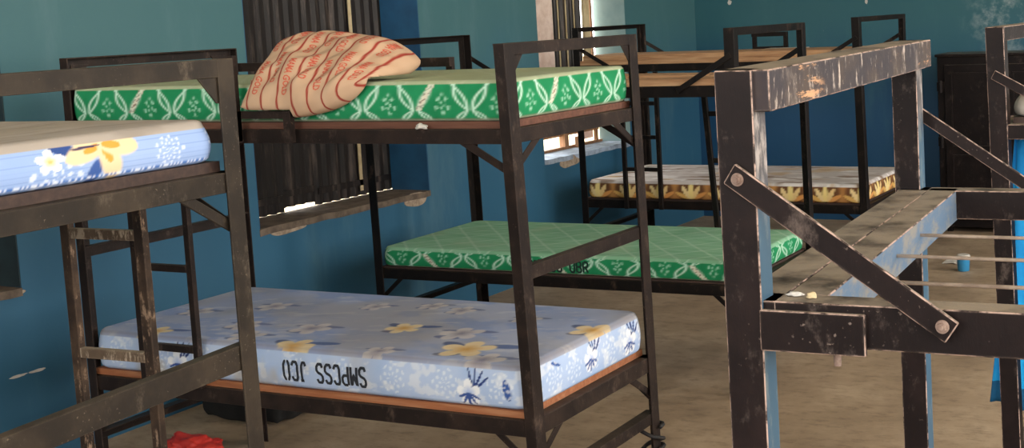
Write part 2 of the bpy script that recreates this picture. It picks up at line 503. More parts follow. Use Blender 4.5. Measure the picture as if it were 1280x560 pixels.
def mattress(name, X0, X1, Y0, Y1, z0, z1, res, paint, R=.05, rt=.02, bulge=.008, sag=0.0, vres=None, smooth=True, loc=None, yaw=0):
    """rounded foam mattress: top grid + side rows; pattern is computed per vertex from its place on the cover"""
    nx = int(round((X1 - X0) / res)); ny = int(round((Y1 - Y0) / res)); H = z1 - z0
    vres = vres or res
    nz = max(4, int(round(H / vres)))
    xs = np.linspace(X0, X1, nx + 1); ys = np.linspace(Y0, Y1, ny + 1)
    gx, gy = np.meshgrid(xs, ys, indexing='ij')
    def plan(x, y):
        cx = np.clip(x, X0 + R, X1 - R); cy = np.clip(y, Y0 + R, Y1 - R)
        dx, dy = x - cx, y - cy
        n2 = np.hypot(dx, dy); m = np.maximum(np.abs(dx), np.abs(dy))
        k = np.where(n2 > 1e-9, m / np.maximum(n2, 1e-9), 1)
        return cx + dx * k, cy + dy * k
    px, py = plan(gx, gy)
    de = np.minimum(np.minimum(gx - X0, X1 - gx), np.minimum(gy - Y0, Y1 - gy))
    q = np.clip(1 - de / rt, 0, 1)
    zt = z1 - rt * .8 * (1 - np.sqrt(np.clip(1 - q * q, 0, 1)))
    zt = zt + (fbm(gx, gy, .35, 3) - .5) * .012 * sm(de, 0, .1) - sag * np.sin(np.pi * (gx - X0) / (X1 - X0)) * np.sin(np.pi * (gy - Y0) / (Y1 - Y0))
    co = [np.stack([px, py, zt], -1).reshape(-1, 3)]
    cols = [paint('top', gx.ravel(), gy.ravel(), None)]
    idx = np.arange((nx + 1) * (ny + 1)).reshape(nx + 1, ny + 1)
    per = list(idx[:, 0]) + list(idx[nx, 1:]) + list(idx[nx - 1::-1, ny]) + list(idx[0, ny - 1:0:-1])
    per = np.array(per)
    fx, fy = gx.ravel()[per], gy.ravel()[per]
    npn = len(per)
    face = np.array(['front'] * (nx + 1) + ['right'] * ny + ['back'] * nx + ['left'] * (ny - 1))
    ztop = co[0][per, 2]
    rows = [per]
    base = (nx + 1) * (ny + 1)
    cx = np.clip(fx, X0 + R, X1 - R); cy = np.clip(fy, Y0 + R, Y1 - R)
    pxp, pyp = co[0][per, 0], co[0][per, 1]
    nxv, nyv = pxp - cx, pyp - cy
    nn = np.maximum(np.hypot(nxv, nyv), 1e-9); nxv /= nn; nyv /= nn
    zr = z1 - rt * .8
    for k in range(1, nz + 1):
        h = 1 - k / nz
        hh = h
        z = z0 + (ztop - z0) * h
        bo = bulge * math.sin(math.pi * min(max(h, 0), 1)) - (.012 * (1 - h / .12) ** 2 if h < .12 else 0)
        co.append(np.stack([pxp + nxv * bo, pyp + nyv * bo, z], -1))
        c = np.zeros((npn, 3))
        for f in ('front', 'right', 'back', 'left'):
            mk = face == f
            u = fx[mk] if f in ('front', 'back') else fy[mk]
            c[mk] = paint(f, u, (z - z0)[mk] / H, H)
        cols.append(c)
        rows.append(base + (k - 1) * npn + np.arange(npn))
    co = np.concatenate(co); cols = np.concatenate(cols)
    # the rim shared with the top takes the side's colours
    a, b_, c_, d_ = idx[:-1, :-1], idx[1:, :-1], idx[1:, 1:], idx[:-1, 1:]
    quads = [np.stack([a.ravel(), b_.ravel(), c_.ravel(), d_.ravel()], -1)]
    for k in range(nz):
        r0, r1 = rows[k], rows[k + 1]
        quads.append(np.stack([r1, np.roll(r1, -1), np.roll(r0, -1), r0], -1))
    quads = np.concatenate(quads)
    me = bpy.data.meshes.new(name)
    faces = quads.tolist() + [rows[-1][::-1].tolist()]
    me.from_pydata(co.tolist(), [], faces)
    at = me.color_attributes.new('pattern', 'FLOAT_COLOR', 'POINT')
    at.data.foreach_set('color', np.concatenate([np.clip(cols, 0, 1), np.ones((len(cols), 1))], 1).astype(np.float32).ravel())
    me.materials.append(M['fabric'])
    me.polygons.foreach_set('use_smooth', [True] * len(me.polygons))
    me.polygons[len(me.polygons) - 1].use_smooth = False
    me.update()
    o = link(bpy.data.objects.new(name, me))
    if loc: o.location = loc
    o.rotation_euler = (0, 0, yaw)
    return o

def lc(*c):
    return lin(c)
def stitch(col, u, h, at, c1, c2, pitch=.011, w=.045):
    m = np.exp(-((h - at) / (w * .5)) ** 2)
    d = (np.sin(u / pitch * 2 * np.pi) > 0)
    col = blend(col, m * .9 * d, c1)
    return blend(col, m * .8 * (~d), c2)

def green_side(u, h, H, P, flip, ph, text_every=3, dull=0.0):
    g1, g2 = lc(34, 142, 92), lc(22, 118, 72)
    n = fbm(u, h * H, .06, 5)
    col = g1 * n[..., None] + g2 * (1 - n[..., None])
    hh = 1 - h if flip else h
    k = np.floor(u / P + ph); s = (u / P + ph) - k - .5
    a = np.abs(s); h0 = .27
    t1 = np.clip((hh - h0) / (1 - h0), 0, 1); t0 = np.clip((h0 - hh) / h0, 0, 1)
    c = np.where(hh > h0, .045 + .30 * t1 ** .95, .045 + .22 * t0 ** .8)
    e = np.where(hh > h0, .075 * np.abs(np.sin(np.pi * t1 * 1.25)), .05 * np.sin(np.pi * t0))
    wl = lc(190, 226, 205)
    rib = (k % text_every == 1) & (s > 0) & (hh > h0)
    m = np.exp(-((np.abs(a - c) - e) / .026) ** 2)
    fill = sm(.06 - np.abs(a - c), -.01, .015) * rib
    col = blend(col, fill, lc(214, 206, 186))
    dots = fill * (np.sin(u * 520) * np.sin(h * H * 420 + u * 130) > .25)
    col = blend(col, dots * .8, lc(108, 70, 62))
    col = blend(col, np.clip(m * 1.05, 0, 1) * (1 - .6 * rib), wl)
    # sprigs between the chains
    s2 = (s + 1) % 1 - .5
    s2 = np.where(s > 0, s - .5, s + .5)
    x, y = s2 * P, (hh - .40) * H
    r = np.hypot(x, y); th = np.arctan2(y, x)
    d1 = np.exp(-((r - .024) / .0055) ** 2) * (np.cos(5 * th + 1.5) > .1)
    d2 = np.exp(-((r - .009) / .0035) ** 2) * (np.cos(3 * th) > -.3)
    d3 = np.exp(-(np.hypot(x, y - .034) / .005) ** 2)
    col = blend(col, np.clip(d1 + d2 + d3, 0, 1) * .85, lc(160, 212, 184))
    col = blend(col, np.exp(-((h - .985) / .03) ** 2) * .8, lc(186, 190, 160))
    col = blend(col, np.exp(-((h - .02) / .035) ** 2) * .9, lc(200, 204, 176))
    if dull:
        col = col * (1 - dull) + lc(120, 150, 110) * dull
    return col
def green_paint(P, flip, ph, tan):
    def f(face, u, h, H):
        if face == 'top':
            x, y = u, h
            n = fbm(x * .35, y * 2.4, .05, 11); n2 = fbm(x, y, .4, 12)
            base = lc(98, 168, 128) * (1 - n[..., None]) + lc(150, 196, 166) * n[..., None]
            d1 = np.abs(((x + y * .9) / .22) % 1 - .5); d2 = np.abs(((x - y * .9) / .22) % 1 - .5)
            m = np.maximum(sm(d1, .455, .49), sm(d2, .455, .49))
            base = blend(base, m * .55, lc(196, 222, 204))
            base = blend(base, sm(n2, .5, .8) * .45, lc(170, 176, 150))
            return base * (1 - tan) + lc(176, 172, 140) * tan
        return green_side(u, h, H, P, flip, ph)
    return f

CREAM, GOLD, ORNG = lc(250, 238, 208), lc(236, 176, 60), lc(222, 140, 30)
NAVY, WHITE, TAN = lc(52, 78, 138), lc(232, 236, 244), lc(162, 150, 136)
def a_paint(face, u, h, H):
    """pale blue striped cover with plumeria"""
    if face == 'top':
        x, y = u, h
        n = fbm(x, y, .3, 21)
        c = lc(150, 138, 126) * (1 - n[..., None]) + lc(184, 174, 164) * n[..., None]
        st = sm(fbm(x * 3, y * .5, .1, 22), .55, .7)
        return blend(c, st * .35, lc(120, 110, 100))
    z = h * H
    b0, b1 = lc(164, 186, 228), lc(140, 167, 214)
    n = fbm(u, z, .25, 23)
    col = b0 * n[..., None] + b1 * (1 - n[..., None])
    st = sm(np.abs((z / .0105) % 1 - .5), .40, .48)
    col = blend(col, st * .55, lc(120, 146, 200))
    if face == 'right':
        u = u - .045
        # lace motifs, blossoms
        for (cy, cz, R) in ((.744, .045, .032), (.455, .004, .06), (.90, .06, .03)):
            r = np.hypot((u - cy) * .75, z - cz); th = np.arctan2(z - cz, u - cy)
            m = sm(np.cos(9 * th) * np.cos(r / R * 14), .1, .6) * (r < R)
            col = blend(col, m * .75, lc(226, 234, 250))
        fx, fz = .566, .076
        col = leaf(col, u, z, fx - .055, fz - .010, fx - .130, fz + .006, .026, NAVY)
        col = leaf(col, u, z, fx - .012, fz - .030, fx - .040, fz - .084, .034, lc(62, 92, 156))
        for dx, dz, wd in ((-.078, .016, .032), (-.098, -.026, .044), (.032, -.078, .056), (.094, -.010, .050)):
            col = leaf(col, u, z, fx - dx * .08, fz - dz * .08, fx + dx, fz + dz, wd, lc(232, 206, 166))
            col = leaf(col, u, z, fx, fz, fx + dx * .52, fz + dz * .52, wd * .36, lc(226, 160, 70))
        col = leaf(col, u, z, fx - .004, fz, fx - .08, fz - .004, .006, lc(70, 60, 90))
        col = flower(col, .433 + (u - .433) * .72, z, .433, .055, .025, .3, lc(250, 248, 242), lc(226, 176, 60))
    else:
        for k in range(5):
            col = flower(col, u, z, .2 + k * .38, .05, .03, k, lc(250, 240, 214), lc(230, 170, 60))
    col = stitch(col, u, h, .965, lc(70, 82, 110), lc(236, 240, 250), .012, .06)
    col = stitch(col, u, h, .10, lc(60, 110, 190), lc(236, 240, 250), .010, .07)
    return col

BTOP_Y = [(-.976, .03, .085, .2), (-.337, .150, .10, .5), (-.744, .338, .07, 1.0), (-.05, .484, .085, .2), (-1.658, .06, .07, .4)]
BTOP_W = [(-1.088, .25, .08, .1), (-.483, .32, .085, .7), (-.205, .05, .08, .3), (-1.382, .22, .07, 0), (-.377, .57, .06, .4), (-1.084, .6, .06, .2),
          (-1.5, .5, .07, .9), (-.86, .66, .06, .4), (-.62, .05, .06, .1), (-1.25, .1, .07, .6), (-.70, .62, .06, .2), (-1.75, .35, .07, .2)]
def b_paint(face, u, h, H):
    """grey-blue floral cover"""
    if face == 'top':
        x, y = u, h
        n = fbm(x, y, .28, 31); n2 = fbm(x + y * 1.3, y - x * .5, .16, 32); n3 = fbm(x * .6 + y, y * 2.5 - x, .09, 33)
        c = lc(150, 170, 216) * (1 - n[..., None]) + lc(180, 182, 196) * n[..., None]
        c = blend(c, sm(n2, .5, .72) * .7, lc(140, 160, 206))
        c = blend(c, sm(n3, .60, .72) * .5, lc(206, 208, 218))
        c = blend(c, sm(fbm(x, y, .5, 36), .50, .70) * .45, lc(168, 160, 152))
        for (cx, cy, R, ro) in BTOP_W:
            c = leaf(c, x, y, cx - R * 1.2, cy + R * .3, cx + R * 1.5, cy + R * .5, R * .5, lc(92, 100, 140), .7)
            c = leaf(c, x, y, cx - R * .9, cy - R * .6, cx + R * .4, cy - R * .7, R * .5, lc(78, 92, 140), .7)
            c = flower(c, x, y, cx, cy, R, ro, lc(214, 206, 204), lc(120, 112, 136), amt=.8)
        for (cx, cy, R, ro) in BTOP_Y:
            c = leaf(c, x, y, cx - R * 1.3, cy + R * .6, cx - R * .2, cy + R * .1, R * .6, lc(80, 92, 130), .85)
            c = leaf(c, x, y, cx + R * .3, cy + R * .5, cx + R * 1.9, cy + R * .7, R * .5, lc(76, 98, 150), .85)
            c = leaf(c, x, y, cx - R * .8, cy - R * .8, cx + R * .2, cy - R * .6, R * .5, lc(96, 92, 110), .7)
            c = flower(c, x, y, cx, cy, R, ro, lc(232, 210, 170), lc(210, 156, 72))
        d = np.minimum(np.minimum(x + 1.93, -.02 - x), np.minimum(y - .02, .79 - y))
        c = blend(c, np.exp(-((d - .008) / .006) ** 2) * .5, lc(120, 108, 98))
        return c
    z = h * H
    n = fbm(u, z, .12, 34)
    col = lc(196, 210, 236) * n[..., None] + lc(160, 186, 226) * (1 - n[..., None])
    w = sm(fbm(u, z * 1.3, .05, 35), .56, .66)
    col = blend(col, w * .6, lc(228, 232, 240))
    if face == 'front':
        col = blend(col, sm(fbm(u, z, .2, 37), .5, .7) * sm(-u, .55, .8) * .7, lc(186, 174, 156))
        FL = [(-.238, .045, .048), (-1.5, .05, .05)]
        lv = [(-.10, .10, -.085, .03, .03)]
    else:
        FL = [(.67, .06, .05), (.40, .07, .045)]
        lv = [(.16, .12, .21, .10, .012)]
    for (x0, y0, x1, y1, wd) in lv:
        col = leaf(col, u, z, x0, y0, x1, y1, wd, lc(60, 92, 160))
    for (cx, cz, R) in FL:
        for an in (1.1, 1.5, 1.9, .7):
            col = leaf(col, u, z, cx + .02, cz + .01, cx + .02 + .075 * math.cos(an), cz + .01 + .075 * math.sin(an), .009, lc(40, 60, 120))
        col = flower(col, u, z, cx, cz, R, .4, lc(240, 242, 248), lc(150, 176, 226))
        for an in (-.4, -1.0, -1.6, -2.2, -2.8):
            col = leaf(col, u, z, cx, cz, cx + .045 * math.cos(an), cz + .045 * math.sin(an), .010, lc(58, 84, 150))
    for k in range(9):
        cx = -1.8 + k * .21 if face in ('front', 'back') else .05 + k * .12
        r = np.hypot(u - cx, (z - .07)); th = np.arctan2(z - .07, u - cx)
        m = sm(np.cos(7 * th + k) * np.cos(r * 190), .1, .6) * (r < .05)
        col = blend(col, m * .55, lc(240, 244, 250))
    col = blend(col, np.exp(-((h - .97) / .025) ** 2) * .5, lc(120, 116, 116))
    return col
def e_paint(face, u, h, H):
    """brown and gold cover with big leaf shapes"""
    if face == 'top':
        x, y = u, h
        n = fbm(x * .5, y * 2.2, .14, 41); n2 = fbm(x, y, .25, 42)
        c = lc(182, 172, 168) * (1 - n[..., None]) + lc(212, 204, 200) * n[..., None]
        c = blend(c, sm(n, .54, .66) * .85, lc(128, 104, 86))
        c = blend(c, sm(fbm(x * .6, y * 2.6, .1, 47), .56, .66) * .8, lc(232, 228, 226))
        c = blend(c, sm(n2, .6, .72) * .55, lc(196, 160, 104))
        return c
    z = h * H
    n = fbm(u, z, .1, 43)
    col = lc(198, 146, 84) * n[..., None] + lc(150, 96, 54) * (1 - n[..., None])
    for k in range(9):
        cx = (-2.25 + k * .235) if face in ('front', 'back') else (4.40 + k * .20)
        col = leaf(col, u, z, cx, -.03, cx, .15, .22, lc(92, 58, 38), .9)
        for an, ln, wd, c in ((2.75, .12, .030, lc(214, 170, 96)), (.40, .12, .030, lc(214, 150, 84)), (2.2, .11, .034, lc(232, 206, 150)),
                              (.95, .11, .034, lc(228, 196, 136)), (1.57, .11, .040, lc(236, 212, 140))):
            col = leaf(col, u, z, cx + .012 * math.cos(an), .004, cx + ln * math.cos(an), .004 + ln * math.sin(an), wd, c)
    return blend(col, np.exp(-((h - .97) / .05) ** 2) * .6, lc(150, 120, 90))

STROKES = {
 'S': [[(1, .82), (.8, 1), (.25, 1), (0, .85), (0, .66), (.25, .54), (.75, .46), (1, .34), (1, .15), (.75, 0), (.2, 0), (0, .18)]],
 'M': [[(0, 0), (0, 1)], [(.10, .96), (.5, .40), (.90, .96)], [(1, 1), (1, 0)]],
 'P': [[(0, 0), (0, 1)], [(.16, 1), (.7, 1), (1, .86), (1, .62), (.7, .48), (.16, .48)]],
 'C': [[(1, .80), (.78, 1), (.22, 1), (0, .82), (0, .18), (.22, 0), (.78, 0), (1, .20)]],
 'J': [[(.75, .98), (.75, .2), (.55, 0), (.2, 0), (0, .18)], [(.45, 1), (1.05, 1)]],
 'O': [[(.40, 1), (.2, 1), (0, .8), (0, .2), (.2, 0), (.40, 0)], [(.60, 1), (.8, 1), (1, .8), (1, .2), (.8, 0), (.60, 0)]],
 'U': [[(0, 1), (0, .2), (.25, 0), (.75, 0), (1, .2), (1, 1)]],
 'B': [[(0, 0), (0, 1)], [(.16, 1), (.7, 1), (.96, .86), (.96, .66), (.7, .53), (.16, .53)], [(.78, .50), (1, .36), (1, .15), (.75, 0), (.16, 0)]],
 'R': [[(0, 0), (0, 1)], [(.16, 1), (.7, 1), (1, .86), (1, .64), (.7, .5), (.16, .5)], [(.55, .46), (1, 0)]],
}
def ribbon(bm, pts, hw, place, step=.004):
    """flat stroke of half width hw along pts (2D), each point put on the surface by place(x, y)"""
    P2 = []
    for (x0, y0), (x1, y1) in zip(pts, pts[1:]):
        n = max(1, int(math.hypot(x1 - x0, y1 - y0) / step))
        P2 += [(x0 + (x1 - x0) * k / n, y0 + (y1 - y0) * k / n) for k in range(n)]
    P2.append(pts[-1])
    prev = None
    for i, (x, y) in enumerate(P2):
        xa, ya = P2[max(i - 1, 0)]; xb, yb = P2[min(i + 1, len(P2) - 1)]
        l = math.hypot(xb - xa, yb - ya) or 1
        nx, ny = -(yb - ya) / l * hw, (xb - xa) / l * hw
        q = (bm.verts.new(place(x + nx, y + ny)), bm.verts.new(place(x - nx, y - ny)))
        if prev:
            bm.faces.new((prev[0], prev[1], q[1], q[0]))
        prev = q
def stencil(name, txt, parent, mat, x0, x1, zc, hgt, flip, Y0, z0, H, bulge, hw=.0050, off=.0014):
    """stencilled letters on the front side of a mattress"""
    cell = (x1 - x0) / len(txt); wl = cell * .66
    def place(x, y):
        if flip: x, y = x0 + x1 - x, -y
        z = zc + y; t = (z - z0) / H
        return V((x, Y0 - bulge * math.sin(math.pi * min(max(t, 0), 1)) - off, z))
    bm = bmesh.new()
    for k, ch in enumerate(txt):
        if ch == ' ':
            bm_obj(name, bm, mat, parent); bm = bmesh.new()
        for st in STROKES.get(ch, []):
            ribbon(bm, [(x0 + cell * (k + .17) + px * wl, (py - .5) * hgt) for px, py in st], hw, place)
    return bm_obj(name, bm, mat, parent)

# ------------------------------------------------------------------ the room
XW, YB, XR, YF, ZC = -2.65, 6.75, 5.2, -5.6, 4.2
WT = .28
def struct(o):
    o['kind'] = 'structure'
    return o
bm = bmesh.new(); box(bm, (XW - WT, YF - .2, -.12), (XR + .2, YB + .2, 0)); struct(bm_obj('floor', bm, M['floor']))
bm = bmesh.new(); box(bm, (XW - WT, YF - .2, ZC), (XR + .2, YB + .2, ZC + .12)); struct(bm_obj('unseen_ceiling', bm, M['unseen_ceiling']))  # unseen, set high so sky light falls steeper
def wall_with_holes(name, axis, c0, c1, a0, a1, holes, mat):
    """wall slab from a0 to a1 along the other axis with rectangular openings (h0, h1, z0, z1)"""
    bm = bmesh.new()
    def bx(u0, u1, z0, z1):
        if u1 - u0 < 1e-4 or z1 - z0 < 1e-4: return
        if axis == 'x': box(bm, (c0, u0, z0), (c1, u1, z1))
        else: box(bm, (u0, c0, z0), (u1, c1, z1))
    p = a0
    for h0, h1, z0, z1 in sorted(holes):
        bx(p, h0, 0, ZC); bx(h0, h1, 0, z0); bx(h0, h1, z1, ZC)
        p = h1
    bx(p, a1, 0, ZC)
    return struct(bm_obj(name, bm, mat))
WIN = {3: (-1.15, .285, .745, 2.15), 1: (1.615, 3.0, .755, 2.15), 2: (4.275, 5.52, .775, 2.15)}
wl = wall_with_holes('wall_left', 'x', XW - WT, XW, YF, YB, list(WIN.values()), M['wall'])
wb_ = wall_with_holes('wall_back', 'y', YB, YB + .2, XW - WT, XR + .2, [], M['wall_back'])
ROPEN = [(-5.0, -2.8, .9, 3.9), (-2.3, -.1, .9, 3.9), (.4, 2.6, .9, 3.9), (3.2, 5.4, .9, 3.9)]  # unseen openings, made tall to brighten upward faces and floor
wall_with_holes('wall_right', 'x', XR, XR + .2, YF, YB, ROPEN, M['wall'])
FOPEN = [(-1.9, .4, 1.6, 3.9), (1.8, 4.1, 1.6, 3.9)]  # unseen openings, added to keep light on the front faces
wall_with_holes('wall_front', 'y', YF - .2, YF, XW - WT, XR + .2, FOPEN, M['wall'])
bm = bmesh.new(); box(bm, (-60, -60, -.4), (60, 60, -.3)); struct(bm_obj('ground', bm, M['ground']))

# windows of the left wall: reveal lining, sill, ribbed sheet shutters
def ribbed(bm, y0, y1, z0, z1, x, pitch=.075, d=.020, t=.003):
    n = max(2, int(round((y1 - y0) / pitch * 4)))
    a, b = [], []
    for k in range(n + 1):
        y = y0 + (y1 - y0) * k / n
        dx = (0, d, d, 0)[k % 4]
        for lst, off in ((a, 0), (b, -t)):
            lst.append((bm.verts.new((x + dx + off, y, z0)), bm.verts.new((x + dx + off, y, z1))))
    for k in range(n):
        bm.faces.new((a[k][0], a[k + 1][0], a[k + 1][1], a[k][1]))
        bm.faces.new((b[k][0], b[k][1], b[k + 1][1], b[k + 1][0]))
        bm.faces.new((a[k][0], b[k][0], b[k + 1][0], a[k + 1][0]))
        bm.faces.new((a[k][1], a[k + 1][1], b[k + 1][1], b[k][1]))
    for q in (0, n):
        bm.faces.new((a[q][0], a[q][1], b[q][1], b[q][0]))
def window(n, shutter_z, leaves, reveal, sillmat, gapz=.0):
    y0, y1, z0, z1 = WIN[n]
    w = struct(empty('window_%d' % n, (XW - WT, (y0 + y1) / 2, z0)))
    off = V((XW - WT, (y0 + y1) / 2, z0))
    def put(name, bm, mat):
        bmesh.ops.translate(bm, vec=-off, verts=bm.verts)
        return bm_obj(name, bm, mat, w)
    bm = bmesh.new()
    box(bm, (XW - WT + .002, y1 - .006, z0 + .014), (XW - .002, y1 + .001, z1 - .012))
    box(bm, (XW - WT + .002, y0 - .001, z0 + .014), (XW - .002, y0 + .006, z1 - .012))
    box(bm, (XW - WT + .002, y0 - .001, z1 - .012), (XW - .002, y1 + .001, z1 + .001))
    put('reveal', bm, reveal)
    bm = bmesh.new()
    box(bm, (XW - WT - .03, y0 - .001, z0 - .02), (XW + .004, y1 + .001, z0 + .014))
    bmesh.ops.subdivide_edges(bm, edges=[e for e in bm.edges if abs((e.verts[0].co - e.verts[1].co).y) > .5], cuts=24)
    for v in bm.verts:
        if v.co.x > XW - .01:
            v.co.z += mnoise.noise(V((v.co.y * 6, n, 0))) * .012; v.co.x += mnoise.noise(V((v.co.y * 8, n, 3))) * .006
    put('window_sill', bm, sillmat)
    for (a, b, zb, x) in leaves:
        bm = bmesh.new()
        ribbed(bm, a, b, zb, z1 - .02, x)
        lf = put('shutter', bm, M['shutter'])
        bm = bmesh.new()
        for zz in (zb + .06, (zb + z1) / 2, z1 - .12):
            box(bm, (x + .0205, a + .01, zz), (x + .026, b - .01, zz + .035))
        bmesh.ops.translate(bm, vec=-off, verts=bm.verts)
        bm_obj('shutter_batten', bm, M['shutter'], lf)
    return w, put
w1, put1 = window(1, None, [(1.56, 2.10, .7705, XW - WT - .03), (2.09, 2.37, .790, XW - WT - .045), (2.36, 3.06, .7715, XW - WT - .03)], M['reveal'], M['sill'])
bm = bmesh.new(); box(bm, (XW - WT - .009, 2.72, .80), (XW - WT - .004, 2.745, 2.12)); put1('window_board', bm, M['cream_tone'])  # cream strip stands in for a streak of light on the shutter
window(3, None, [(-1.20, -.44, .7605, XW - WT - .03), (-.445, .33, .7605, XW - WT - .03)], M['reveal_shaded'], M['sill'])
w2, put2 = window(2, None, [(4.885, 5.32, .90, XW - WT - .006)], M['reveal_lit'], M['sill_pale'])
x = XW - WT + .03
for yy in (4.965, 5.075, 5.19):  # cream strips stand in for bright lines of light between slats
    bm = bmesh.new(); box(bm, (x - .0135, yy, .91), (x - .009, yy + .014, 2.1)); put2('window_board', bm, M['cream_tone'])  # strip of painted light, no real board
bm = bmesh.new(); box(bm, (x - .02, 4.60, .905), (x, 4.88, 2.1)); put2('window_board', bm, M['pale_board'])
bm = bmesh.new(); box(bm, (x - .02, 5.325, .905), (x, 5.41, 2.1)); put2('window_board', bm, M['cream_tone'])
bm = bmesh.new(); box(bm, (x - .03, 5.43, .79), (x - .005, 5.455, 2.1)); box(bm, (x - .05, 4.955, .79), (x + .0, 5.01, .93)); put2('window_post', bm, M['frame_wood'])
bm = bmesh.new(); box(bm, (x - .05, 4.30, .885), (x - .022, 5.5, .92)); put2('window_rail', bm, M['frame_wood'])
bm = bmesh.new(); box(bm, (x - .03, 4.29, .79), (x + .005, 5.5, .808)); put2('window_rail', bm, M['frame_wood'])
bm = bmesh.new(); box(bm, (x + .02, 5.06, .79), (x + .06, 5.10, .87)); bevel(bm, .004); put2('wood_block', bm, M['frame_wood'])
bm = bmesh.new(); box(bm, (x - .09, 5.24, .825), (x - .055, 5.46, .885)); put2('window_board', bm, M['pale_board'])

CHIPS = [(-1.165, 1.358, .045, .008, 1.0), (-2.32, 1.83, .018, .020, 2.0), (-1.11, 1.79, .012, .018, 3.0), (-1.33, 1.126, .012, .010, 5.0)]
# bare plaster where the paint has chipped off under the sills and a pale scratch
def patch(name, y0, y1, z0, z1, seed, mat, parent, back=False):
    bm = bmesh.new()
    cy, cz = (y0 + y1) / 2, (z0 + z1) / 2
    vs, vf = [], []
    for k in range(22):
        a = k / 22 * 2 * math.pi
        r = 1 + .35 * mnoise.noise(V((math.cos(a) * 1.4, math.sin(a) * 1.4, seed)))
        p = (cy + math.cos(a) * r * (y1 - y0) / 2, cz + math.sin(a) * r * (z1 - z0) / 2)
        vs.append(bm.verts.new((XW - .002, p[0], p[1]))); vf.append(bm.verts.new((XW + .003, cy + (p[0] - cy) * .97, cz + (p[1] - cz) * .97)))
    bm.faces.new(vs[::-1]); bm.faces.new(vf)
    for k in range(22):
        bm.faces.new((vs[k], vs[(k + 1) % 22], vf[(k + 1) % 22], vf[k]))
    if back:
        for v in bm.verts:
            v.co = V((v.co.y, YB - (v.co.x - XW), v.co.z))
    return bm_obj(name, bm, mat, parent)
patch('plaster_chip', 2.76, 2.97, .69, .775, 1.0, M['plaster'], wl)
patch('plaster_chip', 4.46, 4.72, .70, .785, 4.0, M['plaster'], wl)
patch('plaster_chip', 1.66, 1.95, .715, .765, 8.0, M['plaster'], wl)
patch('plaster_chip', .18, .29, .725, .752, 9.0, M['plaster'], wl)
for (cx, cz, w_, h_, sd) in CHIPS:
    patch('paint_chip', cx - w_, cx + w_, cz - h_, cz + h_, sd, M['white'], wb_, True)
patch('scratch', .19, .27, .391, .402, 2.0, M['white'], wl)
patch('scratch', .275, .36, .391, .402, 3.0, M['white'], wl)

# ------------------------------------------------------------------ the six bunks
B_Z = (1.7001, 1.6629, 1.4376, 1.3908, 1.0041, .9606, .5193, .4652)
BED = 'black steel bunk beds'

# A: nearest at the left, only its far end frame is in view
rA, PA, fA = bunk('nearest bunk bed at the left edge, carrying the striped pale blue mattress on top',
    (-1.9963, -2.054, 0), .0344, .97, 1.95, (1.7103, 1.6675, 1.4444, 1.3967, 1.0056, .9523, .5193, .4652), 'angle', M['near_left'],
    gusset=True, brace_deck=True, brace_low=False, mid_over=(1.005, .945, 1.033, .978), lean={'BR': (-.004, .004)})
board(rA, .03, 1.91, .03, .94, 1.4455, 1.470, M['dark_board'])
board(rA, .03, 1.91, .03, .94, .5205, .540, M['dark_board'])
ladder(rA, 1.355, 1.605, .985, 1.40, .42, [1.265, .955, .65], M['rust'], label='ladder with black paint worn down to brown rust', lean=.004, s=.03, rung_mat=M['rung'])
mA = mattress('mattress', .04, 1.905, .04, .935, 1.4705, 1.5705, .005, a_paint, R=.05, rt=.022, bulge=.012, vres=.0028, loc=(-1.9963, -2.054, 0), yaw=.0344)
tag(mA, 'pale blue striped mattress with a big cream flower on its end, leftmost upper bunk', 'mattress', 'mattresses on the bunks')

# B: centre
rB, PB, fB = bunk('bunk bed with a pillow on its green upper mattress and a blue floral lower mattress',
    (-1.95, 0, 0), 0, .8199, 1.95, B_Z, 'angle', M['centre'], a=.04, b=.055,
    lean={'FR': (-.018, .030), 'BR': (-.004, .016), 'FL': (.002, .005), 'BL': (0, .004)}, gusset=True, brace_deck=True, brace_low=True)
board(rB, .02, 1.915, .02, .80, 1.4385, 1.461, M['board'], label='reddish brown plank base')
board(rB, .02, 1.915, .02, .80, .5205, .543, M['board_orange'], label='orange brown plank base')
ladder(rB, .314, .578, -.001, 1.392, .52, [1.19, .935, .645], M['centre'], s=.026)
guard(rB, .012, 1.115, .8265, 1.636, 1.44, M['centre'], dirn=1, ends=(False, True), s=.028)
guard(rB, .842, 1.102, -.002, 1.502, 1.398, M['centre'], h=.026, s=.03, dirn=-1)
bm = bmesh.new(); box(bm, (.846, -.0345, 1.40), (.872, -.0148, 1.690)); bevel(bm); bm_obj('upright', bm, M['centre'], rB)
mB2 = mattress('mattress', -1.93, -.036, .024, .790, 1.4615, 1.590, .008, green_paint(.21, False, .30, .75), R=.03, rt=.012, bulge=.008, vres=.004)
tag(mB2, 'green patterned mattress under the striped pillow on the centre upper bunk', 'mattress', 'mattresses on the bunks')
mB1 = mattress('mattress', -1.93, -.022, .022, .795, .5435, .690, .0055, b_paint, R=.06, rt=.022, bulge=.010, vres=.004)
tag(mB1, 'grey-blue floral mattress on a lower bunk, stencilled upside down on its side', 'mattress', 'mattresses on the bunks')
stencil('stencil_lettering', 'SMPCSS JCO', mB1, M['ink'], -1.010, -.645, .607, .064, True, .022, .5435, .1465, .010)

